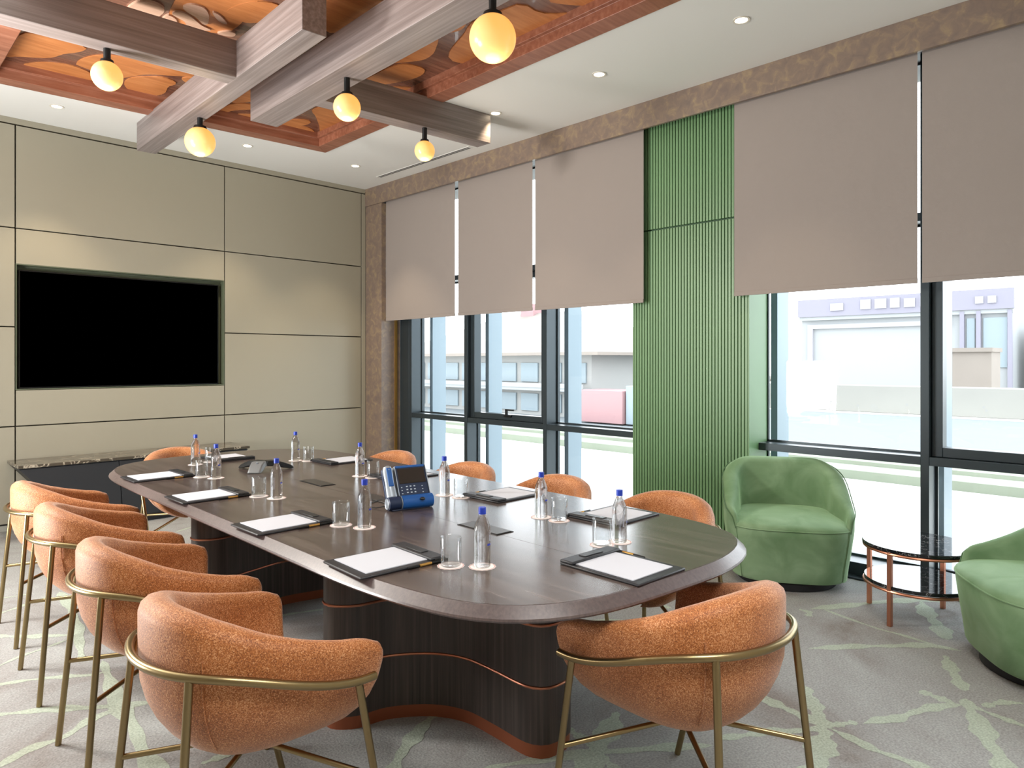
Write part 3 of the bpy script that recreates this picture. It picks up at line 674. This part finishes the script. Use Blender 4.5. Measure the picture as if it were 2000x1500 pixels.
# ------------------------------------------------------------------ tub dining chairs
def make_chair():
    e = empty('tub_chair')
    H = [(.20, .312), (.12, .311), (.0, .296), (-.10, .270), (-.185, .228), (-.248, .170), (-.286, .088), (-.298, 0)]
    pts = H+[(x, -y) for x, y in H[-2::-1]]
    N = 57; P = resample(catmull([(x, y, 0) for x, y in pts], 8), N)
    nrm = []
    for i in range(N):
        t = (P[min(i+1, N-1)]-P[max(i-1, 0)]).normalized(); nrm.append(Vector((-t.y, t.x, 0)))   # inward (path runs left front -> back -> right front)
    c = Vector((-0.02, 0, 0))
    if (c-P[N//2]).dot(nrm[N//2]) < 0: nrm = [-n for n in nrm]
    def K(z):
        if z >= 0.61: return 1.0
        return max(0.22, (1-min(1, (0.61-z)/0.285)**2.0)**(1/2.0))
    ZT = [(-.3, .778), (-.2, .745), (-.1, .706), (0, .675), (.1, .650), (.3, .622)]
    def zt(p):
        for (a_, za), (b_, zb) in zip(ZT[:-1], ZT[1:]):
            if p.x <= b_: return za+(zb-za)*max(0, p.x-a_)/(b_-a_)
        return ZT[-1][1]
    L = []
    def shr(p, k):
        kx = 1-(1-k)*0.55 if p.x > 0 else k
        return Vector((c.x+(p.x-c.x)*kx, p.y*k, 0))
    def section(p, nn, top, th, adv, shrink):
        out = []; tdir = adv
        mid = th/2
        rr = mid*0.85
        z1 = top-rr
        zs = [0.61-0.285*sin(radians(a)) for a in (78, 70, 60, 50, 40, 30, 20, 10)]
        zs = [z for z in zs if z < z1-0.004]+[z1-max(0, z1-0.61)*0.5, z1]
        while len(zs) < 10: zs.insert(-1, zs[-2]+(zs[-1]-zs[-2])*0.5)
        for z in zs:
            k = K(z); q = shr(p, k); w = mid*(1-shrink)
            out.append(q+nn*w+tdir+Vector((0, 0, z)))
        q0 = p+nn*mid+tdir
        for a in (30, 60, 90, 120, 150):
            w = mid*shrink; out.append(q0+nn*(-cos(radians(a))*w)+Vector((0, 0, top-rr+rr*sin(radians(a))*min(1, shrink+0.2))))
        for z in reversed(zs):
            k = max(K(z), 0.55); q = shr(p, k); w = mid*(1+shrink)
            zz = z if z > 0.44 else 0.44+(z-0.44)*0.2
            out.append(q+nn*w+tdir+Vector((0, 0, zz)))
        return [tuple(v) for v in out]
    th = 0.056
    def ztop(p): 
        z = zt(p); q = max(0, (p.x-0.13)/0.085); return z-0.03*(1-sqrt(max(0, 1-min(1, q)**2)))
    ends = [(0.028, 0.12), (0.0262, 0.4), (0.022, 0.65), (0.014, 0.87), (0.0, 1.0)]
    def dr(a_): return 0.05*(1-sqrt(max(0, 1-(a_/0.029)**2)))
    t0 = (P[0]-P[1]).normalized(); t1_ = (P[-1]-P[-2]).normalized()
    for a_, s_ in ends[:-1]: L.append(section(P[0], nrm[0], ztop(P[0])-dr(a_), th, t0*a_, s_))
    for i in range(N): L.append(section(P[i], nrm[i], ztop(P[i]), th+0.034*smooth01((0.05-P[i].x)/0.25), Vector(), 1.0))
    for a_, s_ in reversed(ends[:-1]): L.append(section(P[-1], nrm[-1], ztop(P[-1])-dr(a_), th, t1_*a_, s_))
    sh = MB().loops(L, True, True, True); 
    # underside of the bowl
    bot = [L[i][0] for i in range(4, 4+N)]
    sh.add(bot, [tuple(range(len(bot)))])
    shell = sh.build('shell', M['fabric'], e, smooth=True, angle=60)
    # seat pad
    S = []
    for z, k in ((0.405, 0.45), (0.415, 0.75), (0.428, 0.93), (0.446, 1.0), (0.464, 0.985), (0.477, 0.93), (0.484, 0.78), (0.487, 0.4)):
        ring = []
        for i in range(40):
            a = 2*pi*i/40; n_ = 3.2
            x = 0.24*math.copysign(abs(cos(a))**(2/n_), cos(a)); y = 0.225*math.copysign(abs(sin(a))**(2/n_), sin(a))
            if x < 0: y *= 1-0.4*(x/0.24)**2
            ring.append((0.035+x*k, y*k, z))
        S.append(ring)
    MB().loops(S).build('seat', M['fabric'], e, smooth=True, angle=60)
    # stitched seams at the two rear corners
    for s in (1, -1):
        pth = []
        for z in [0.41, 0.43, 0.46, 0.52, 0.58, 0.64, 0.67]:
            q = Vector((-.230, s*.190, 0)); k = K(z); p = c+(q-c)*k; p = p+(p-c).normalized()*0.0035; pth.append((p.x, p.y, z))
        MB().tube(pth, 0.0022, 6).build('seam', M['fabric'], shell, smooth=True)
    # rail
    R = [(.168, .338), (.12, .337), (.0, .322), (-.10, .296), (-.195, .250), (-.263, .186), (-.303, .096), (-.316, 0)]
    R = R+[(x, -y) for x, y in R[-2::-1]]
    def rz(x): return 0.553+0.087*smooth01((0.14-x)/0.42)
    rp = resample(catmull([(x, y, 0) for x, y in R], 8), 60)
    MB().tube([(p.x, p.y, rz(p.x)) for p in rp], 0.0115, 12).build('back_rail', M['brass'], e, smooth=True, angle=50)
    tops = [((.118, .334, .553), (.243, .300, 0)), ((-.262, .188, .635), (-.316, .232, 0))]
    for s in (1, -1):
        for a, b in tops:
            a = Vector((a[0], s*a[1], a[2])); b = Vector((b[0], s*b[1], b[2]))
            MB().tube([a, a.lerp(b, 0.5), b], 0.0105, 12).build('leg', M['brass'], e, smooth=True, angle=50)
            t = 0.52; q = a.lerp(b, t); MB().tube([q, (s*0.0-0.02, s*0.012, 0.335)], 0.008, 10).build('stretcher', M['brass'], e, smooth=True, angle=50)
    return e
CH = [(1.00, 4.332, 0, 'orange tub chair on the left side, farthest from the viewer, by the cabinet'),
      (0.96, 3.567, -2, 'second orange tub chair from the far end on the left side of the table'),
      (0.925, 2.715, -3, 'third orange tub chair from the far end, left side, behind the nearest one'),
      (0.887, 1.919, 1.5, 'large orange tub chair nearest the viewer on the left side'),
      (1.844, 1.128, 83.5, 'orange tub chair at the near end of the table, its back to the viewer'),
      (2.665, 1.79, 181, 'orange tub chair across the table, beside the green armchair'),
      (2.66, 2.49, 180, 'orange tub chair against the window behind a bottle, left of the green column'),
      (2.64, 3.2, 180, 'orange tub chair by the window mullion, right of the blue phone'),
      (2.64, 3.98, 180, 'orange tub chair by the window, directly behind the blue phone'),
      (1.84, 5.06, -90, 'orange tub chair at the far end of the table before the cabinet')]
ch0 = make_chair()
for i, (x, y, a, t) in enumerate(CH):
    o = ch0 if i == 0 else copy_tree(ch0)
    o.location = (x, y, 0.0015); o.rotation_euler.z = radians(a); tag(o, t, 'chair', 'orange tub chairs around the conference table')

# ------------------------------------------------------------------ writing boards with pads and pens
def make_board():
    e = empty('writing_board')
    MB().box(-.15, .16, -.12, .12, 0, .008).build('board', M['leather'], e, bevel=0.003)
    MB().box(.105, .16, -.121, .121, .0075, .018).build('clip_strip', M['leather'], e, bevel=0.004)
    MB().box(.118, .146, -.045, .045, .018, .0205).build('clip_plate', M['darkgrey'], e, bevel=0.001)
    MB().box(-.118, .108, -.096, .104, .008, .0105).build('paper_pad', M['paper'], e)
    return e
def make_pen():
    e = empty('pen')
    m = MB(); m.tube([(0, 0, 0), (.045, 0, 0)], 0.0048, 12); m.build('barrel', M['gold'], e, smooth=True)
    MB().tube([(-.045, 0, 0), (-.002, 0, 0)], [0.0035, 0.0045], 12).build('tip', M['black'], e, smooth=True)
    MB().tube([(.045, 0, 0), (.108, 0, 0)], 0.0055, 12).box(.06, .10, -.002, .002, .005, .009).build('cap', M['black'], e, smooth=True)
    return e
b0 = make_board(); p0 = make_pen()
BD = [(1.345, 4.17, 0, 'writing board before the farthest left chair'), (1.32, 3.40, 0, 'writing board before the second chair from the far end, left side'),
      (1.305, 2.61, 0, 'writing board before the third left chair'), (1.295, 1.885, -3, 'writing board before the nearest left chair'),
      (1.795, 1.30, 88, 'writing board at the near end beside the nearest end chair'), (2.375, 1.76, 180, 'writing board before the chair next to the green armchair'),
      (2.36, 2.41, 180, 'writing board across the table, behind the bottle in the middle'), (2.36, 3.22, 180, 'writing board half hidden behind the blue phone'),
      (2.43, 3.99, 180, 'writing board at the far right corner of the table, near the wall'), (1.95, 4.655, -90, 'writing board at the far end of the table behind a bottle')]
for i, (x, y, a, t) in enumerate(BD):
    o = b0 if i == 0 else copy_tree(b0); o.location = (x, y, .7502); o.rotation_euler.z = radians(a); tag(o, 'black leather '+t, 'clipboard', 'black leather writing boards with paper pads')
    o = p0 if i == 0 else copy_tree(p0)
    R = Matrix.Rotation(radians(a), 4, 'Z'); q = R @ Vector((.055, -.127, 0)); o.location = (x+q.x, y+q.y, .7558); o.rotation_euler.z = radians(a)
    tag(o, 'gold and black pen beside the '+t.replace('writing board ', 'board ').replace(' from the far end', '').replace(' of the table', ''), 'pen', 'pens beside the writing boards')

# ------------------------------------------------------------------ bottles, tumblers, coasters
def make_bottle():
    e = empty('water_bottle')
    prof = [(.0, .002), (.018, .001), (.0235, .0), (.0262, .004), (.0268, .02), (.0262, .045), (.0268, .07), (.0268, .112), (.0255, .124), (.0215, .138), (.0155, .152), (.0118, .160), (.0105, .164), (.0105, .172)]
    MB().lathe([(max(r, .0005), z) for r, z in prof], 28).build('bottle_body', M['water'], e, smooth=True)
    MB().lathe([(.0112, .166), (.0122, .1665), (.0122, .1715), (.0116, .172), (.0122, .1725), (.0122, .1865), (.0112, .188), (.0005, .1882)], 20).build('cap', M['cap'], e, smooth=True, angle=30)
    m = MB(); V = []; n = 5
    for a0, z0, z1, col in ((-1.45, .070, .076, 0),):
        ang = [a0+k*0.55/n for k in range(n+1)]
        L = [[(r*cos(a), r*sin(a), z) for r, z in ((.0270, z0), (.0270, z1), (.0274, z1), (.0274, z0))] for a in ang]
        m.loops(L)
    lab = m.build('printed_label', M['labelblue'], e)
    m = MB()
    for a0, z0, z1, w in ((-1.1, .083, .104, .12), (-2.6, .045, .10, .05), (0.2, .05, .09, .05)):
        L = [[(r*cos(a), r*sin(a), z) for r, z in ((.0270, z0), (.0270, z1), (.0273, z1), (.0273, z0))] for a in (a0, a0+w)]
        m.loops(L)
    m.build('print_mark', M['labelpale'], e)
    return e
def make_glass():
    e = bpy.data.objects
    prof = [(.0005, .0), (.028, .0), (.0318, .003), (.033, .009), (.034, .090), (.0332, .0915), (.0322, .090), (.0312, .012), (.029, .008), (.0005, .0075)]
    m = MB(); seg = 28
    L = [[(r*cos(2*pi*i/seg), r*sin(2*pi*i/seg), z) for i in range(seg)] for r, z in prof]
    return m.loops(L, True, True).build('tumbler', M['tumbler'], smooth=True, angle=50)
def make_coaster():
    e = empty('coaster'); n = 48
    P = [((.043+.0012*cos(16*2*pi*k/n))*cos(2*pi*k/n), (.043+.0012*cos(16*2*pi*k/n))*sin(2*pi*k/n)) for k in range(n)]
    MB().prism(P, 0, .0011).build('disc', M['coaster'], e)
    MB().loops([[(r*cos(2*pi*k/n), r*sin(2*pi*k/n), .0013) for k in range(n)] for r in (.0385, .0415)], False, False).build('printed_ring', M['coasterrim'], e)
    return e
g0 = make_bottle(); t0_ = make_glass(); c0 = make_coaster()
SET = [((1.685, 4.504), (1.80, 4.56), 'at the far left end of the table, before the end chair'), ((1.572, 3.905), (1.53, 4.0), 'beside the far left writing board'),
       ((2.219, 4.228), (2.27, 4.15), 'standing highest in view, against the pale wall panels'), ((1.544, 3.127), (1.505, 3.23), 'between the speakerphone and the third left board'),
       ((2.178, 3.398), (2.20, 3.30), 'just left of the blue phone, farther off'), ((1.514, 2.330), (1.47, 2.43), 'on the left of the blue phone, nearer the viewer'),
       ((2.157, 2.622), (2.175, 2.52), 'right of the blue phone'), ((1.489, 1.622), (1.425, 1.70), 'nearest the viewer, between the two front boards'),
       ((2.135, 1.963), (2.14, 1.868), 'on the window side, between two boards'), ((2.042, 1.495), (1.965, 1.515), 'farthest right on the table')]
for i, (b, t, s) in enumerate(SET):
    for kind, src, (x, y), z, nm in (('bottle', g0, b, .7514, 'blue-capped water bottle '), ('glass', t0_, t, .7516, 'empty clear tumbler ')):
        o = src if i == 0 else copy_tree(src); o.location = (x, y, z)
        if kind == 'bottle': o.rotation_euler.z = random.uniform(-.3, .3)+ (pi/4 if False else 0)
        tag(o, nm+s, 'bottle' if kind == 'bottle' else 'glass', 'water bottles on the table' if kind == 'bottle' else 'tumblers on the table')
        k = c0 if (i == 0 and kind == 'bottle') else copy_tree(c0); k.location = (x, y, .7502)
        tag(k, 'coaster under the '+('bottle ' if kind == 'bottle' else 'tumbler ')+s, 'coaster', 'paper coasters on the table')

# ------------------------------------------------------------------ blue desk phone
ph = empty('desk_phone', (1.862, 2.53, .7502), radians(-14), label='blue desk telephone with a tilted screen and keypad on the table', cat='telephone')
def tilt(m, s=0, ang=27, piv=(0, -.045, .03)):
    return m.xf(Matrix.Translation(piv) @ Matrix.Rotation(radians(-ang), 4, 'X') @ Matrix.Translation((-piv[0], -piv[1], -piv[2])), s)
def cylx(x0, x1, r, y=-.045, z=.031, seg=28, sq=1.0):
    m = MB(); return m.loops([[(x, y+rr*cos(2*pi*i/seg)*sq, z+rr*sin(2*pi*i/seg)) for i in range(seg)] for x, rr in ((x0, r*.82), (x0+.003, r), (x1-.003, r), (x1, r*.82))])
cylx(-.045, .105, .030).build('speaker_roll', M['blue'], ph, smooth=True)
cylx(-.107, -.048, .029).build('handset_cradle', M['navy'], ph, smooth=True)
cylx(-.0485, -.0445, .0315).build('trim_ring', M['silver'], ph, smooth=True)
cylx(-.1085, -.1065, .024).build('trim_ring', M['silver'], ph, smooth=True)
body = tilt(MB().box(-.045, .10, -.045, -.018, .045, .195)).build('screen_housing', M['navy'], ph, bevel=.004)
tilt(MB().box(-.048, -.044, -.049, -.014, .04, .197).box(.099, .103, -.049, -.014, .04, .197)).build('side_trim', M['silver'], body, bevel=.001)
tilt(MB().box(-.042, .097, -.047, -.016, .188, .199)).build('top_edge', M['blue'], body, bevel=.002)
tilt(MB().box(-.036, .092, -.0475, -.045, .115, .184)).build('screen', plain('phone_screen', '#2c2018', .08), body)
km = MB()
for r_ in range(4):
    for c_ in range(3): km.box(-.008+c_*.018, .000+c_*.018, -.0480, -.045, .098-r_*.014, .103-r_*.014)
for r_ in range(3): km.box(-.032, -.026, -.048, -.045, .096-r_*.014, .099-r_*.014).box(.066, .072, -.048, -.045, .096-r_*.014, .099-r_*.014)
kp = tilt(MB().box(-.036, .092, -.0474, -.045, .050, .110)).build('keypad', M['navy'], body)
k = tilt(km).build('keys', M['key'], kp, kind='stuff')
m = MB(); m.sphere((.045, -.078, .046), .012, 16, 8, .6); m.build('navigation_ring', M['darkgrey'], ph, smooth=True)
hs = MB()
L = []
for z, w, d in ((.050, .018, .016), (.058, .024, .022), (.085, .023, .019), (.12, .021, .015), (.155, .022, .018), (.182, .023, .021), (.197, .018, .016), (.203, .008, .008)):
    L.append([(-.078+w*cos(2*pi*i/20), -.040+d*sin(2*pi*i/20), z) for i in range(20)])
hand = tilt(hs.loops(L)).build('handset', M['silver'], ph, smooth=True)
tilt(MB().box(-.090, -.066, -.0605, -.054, .105, .190)).build('handset_inlay', M['blue'], hand, bevel=.005)
tilt(MB().box(-.103, -.052, -.036, -.016, .045, .192)).build('handset_rest', M['navy'], ph, bevel=.005)
MB().tube([(-.06, -.02, .02), (-.13, .03, .004), (-.16, .10, .003), (-.10, .16, .003), (-.02, .22, .003)], .0025, 8).build('cord', M['black'], ph, smooth=True)
MB().box(-.09, .09, -.06, .03, 0, .006).build('foot', M['navy'], ph, bevel=.002)
tilt(MB().box(-.03, .085, -.018, -.004, .03, .12)).build('rear_stand', M['navy'], ph, bevel=.003)

# ------------------------------------------------------------------ three-armed conference speakerphone
cp = empty('conference_speakerphone', (1.87, 3.98, .7502), radians(-135), label='black three-armed conference speakerphone with a grey panel at the far half of the table', cat='speakerphone')
hub = MB(); hub.loops([[(.055*cos(a), .055*sin(a), z) for a in [pi/3*k+pi/6 for k in range(6)]] for z in (.030, .052, .058)]); hub.build('hub', M['darkgrey'], cp, bevel=.003)
for a in (0, 120, 240):
    L = []
    pf = ((.02, .045, .030, .060), (.055, .046, .030, .060), (.085, .044, .012, .046), (.115, .042, .002, .020), (.125, .040, .001, .008)) if a == 0 else None
    for r_, w, z0, z1 in pf or ((.02, .045, .030, .060), (.07, .040, .026, .058), (.12, .030, .012, .044), (.165, .024, .003, .026), (.185, .018, .002, .014)):
        L.append([(r_, -w, z0), (r_, -w*.8, z1), (r_, w*.8, z1), (r_, w, z0)])
    o = MB().loops(L).build('arm', M['grey'] if a == 0 else M['black'], cp, bevel=.005)
    o.rotation_euler.z = radians(a)
    if a == 0:
        o['label'] = 'grey arm carrying the control panel'
        MB().box(.066, .076, -.006, .006, .054, .0575).build('logo_button', M['silver'], o)

# ------------------------------------------------------------------ television and cabinet on the panelled wall
tv = empty('television', (2.023, 7.06, 1.67), label='large black flat television recessed in the olive panelled wall', cat='television')
MB().box(-.833, .833, -.03, .012, -.50, .50).build('casing', M['black'], tv, bevel=.003)
MB().box(-.822, .822, -.032, -.0295, -.487, .489).build('screen', M['screen'], tv)
MB().box(-.05, .05, -.034, -.02, -.506, -.499).build('sensor_bar', M['darkgrey'], tv)
cb = empty('credenza', (2.03, 6.76, 0), label='low charcoal cabinet with a thin brown-grey marble top under the television', cat='cabinet')
def cutbox(xa0, xb0, xa1, xb1, y0, y1, z0, z1, yb0=None):
    V = [(xa0, y0, z0), (xb0, y0, z0), (xb0, y1, z0), (xa0, y1, z0), (xa1, y0, z1), (xb1, y0, z1), (xb1, y1, z1), (xa1, y1, z1)]
    return MB().add(V, [(0, 3, 2, 1), (4, 5, 6, 7), (0, 1, 5, 4), (1, 2, 6, 5), (2, 3, 7, 6), (3, 0, 4, 7)])
MB().box(-.925, .925, -.225, .225, .562, .585).build('marble_top', M['marblebrown'], cb, bevel=.002)
cutbox(-.50, .42, -.92, .92, -.19, .22, .06, .562).build('carcass', M['cabinet'], cb, bevel=.002)
for xa0, xb0, xa1, xb1 in ((-.49, -.185, -.915, -.215), (-.178, .41, -.208, .915)):
    d_ = cutbox(xa0, xb0, xa1, xb1, -.208, -.19, .07, .552).build('door', M['cabinet'], cb, bevel=.002)
MB().box(-.56, .62, -.17, .20, 0, .06).build('plinth', M['plinthblack'], cb, bevel=.002)

# ------------------------------------------------------------------ green velvet armchairs
def make_armchair():
    e = empty('tub_armchair'); n_ = 3.3; a_, b_ = .365, .385; N = 72
    def cur(t, k=1.0):
        return Vector((a_*k*math.copysign(abs(cos(t))**(2/n_), cos(t)), b_*k*math.copysign(abs(sin(t))**(2/n_), sin(t)), 0))
    def tap(z): return 0.885+0.115*smooth01(z/0.42)
    base = []
    for z in (.055, .07, .15, .25, .33, .372, .380):
        k = tap(z)*(0.985 if .06 < z < .375 else 0.965)
        base.append([tuple(cur(2*pi*i/N, k)+Vector((0, 0, z))) for i in range(N)])
    MB().loops(base).build('base', M['velvet'], e, smooth=True, angle=60)
    seat = []
    for z, k in ((.372, .95), (.380, .982), (.392, .975), (.408, .90), (.424, .70), (.432, .4), (.434, .1)):
        seat.append([tuple(cur(2*pi*i/N, k)+Vector((0, 0, z))) for i in range(N)])
    st = MB().loops(seat).build('seat', M['velvet'], e, smooth=True, angle=60)
    MB().tube([tuple(cur(2*pi*i/N, .985)+Vector((0, 0, .378))) for i in range(N)], .004, 6, ring=True).build('seat_piping', M['velvet'], st, smooth=True)
    # wrap-around back
    t0, t1 = radians(50), radians(310); Q = resample([cur(t0+(t1-t0)*i/200) for i in range(201)], 61)
    L = []; out = []
    nr = []
    for i in range(61):
        t = (Q[min(i+1, 60)]-Q[max(i-1, 0)]).normalized(); nn = Vector((-t.y, t.x, 0))
        if (Vector((0.05, 0, 0))-Q[i]).dot(nn) < 0: nn = -nn
        nr.append(nn)
    rimo = []
    for i, p in enumerate(Q):
        s = abs(i-30)/30.0                       # 0 back centre, 1 front ends
        h = .47+.27*(1-smooth01((s-.2)/.78))-.085*(1-sqrt(max(0, 1-(max(0, s-.90)/.10)**2)))
        th = .105*(1-.65*smooth01((s-.6)/.4)); nn = nr[i]; r = []
        zs = [.06, .15, .25, .34]+[.34+(max(h-.035, .345)-.34)*q for q in (.33, .66, 1)]
        for z in zs: r.append(p*tap(z)*(1.0+0.03*smooth01((z-.45)/.3))+Vector((0, 0, z)))
        pt = p*(1.0+0.03*smooth01((h-.45)/.3))
        rimo.append(tuple(pt+Vector((0, 0, h-.02))+(-nn)*.0015))
        for a in (35, 65, 90, 115, 145): r.append(pt+nn*(th/2*(1-cos(radians(a))))+Vector((0, 0, max(h-.035, .345)+.035*sin(radians(a)))))
        for q in (1, .75, .5, .25, 0): z = .33+(max(h-.035, .345)-.33)*q; r.append(pt+nn*(th+.02*(1-q))+Vector((0, 0, z)))
        L.append([tuple(v) for v in r])
    bk = MB().loops(L, True, True).build('back', M['velvet'], e, smooth=True, angle=60)
    MB().tube(rimo, .0032, 6).build('edge_piping', M['piping'], bk, smooth=True)
    MB().lathe([(.27, 0), (.30, .003), (.30, .045), (.28, .058)], 40).build('swivel_base', M['plinthblack'], e, smooth=True, angle=40)
    return e
a0 = make_armchair(); a0.location = (4.44, 1.93, 0.001); a0.rotation_euler.z = radians(211)
tag(a0, 'green velvet tub armchair in front of the green slatted column', 'armchair', 'green velvet armchairs by the windows')
a1 = copy_tree(a0); a1.location = (3.955, 0.47, 0.001); a1.rotation_euler.z = radians(124)
tag(a1, 'green velvet tub armchair cut off by the right edge of the frame', 'armchair', 'green velvet armchairs by the windows')

# ------------------------------------------------------------------ two-tier side table
sd = empty('side_table', (4.26, 1.12, 0), label='round two-tier side table of black marble and copper between the green armchairs', cat='side table')
for z, n_ in ((.392, 'marble_top'), (.195, 'marble_shelf')):
    r_ = .272 if z > .3 else .262
    MB().lathe([(r_-.002, z), (r_, z+.002), (r_, z+.016), (r_-.002, z+.018)], 56).build(n_, M['marble'], sd, smooth=True, angle=40)
    MB().tube([(.262*cos(2*pi*i/56), .262*sin(2*pi*i/56), z-.010) for i in range(56)], .0085, 8, ring=True).build('copper_ring', M['copper'], sd, smooth=True)
for x, y in ((-.25, .065), (.05, .262), (.252, -.062), (-.05, -.262)):
    m = MB(); m.box(-.011, .011, -.011, .011, 0, .392 if True else 0); o = m.build('leg', M['copper'], sd, bevel=.002); o.location = (x, y, 0); o.rotation_euler.z = math.atan2(y, x)
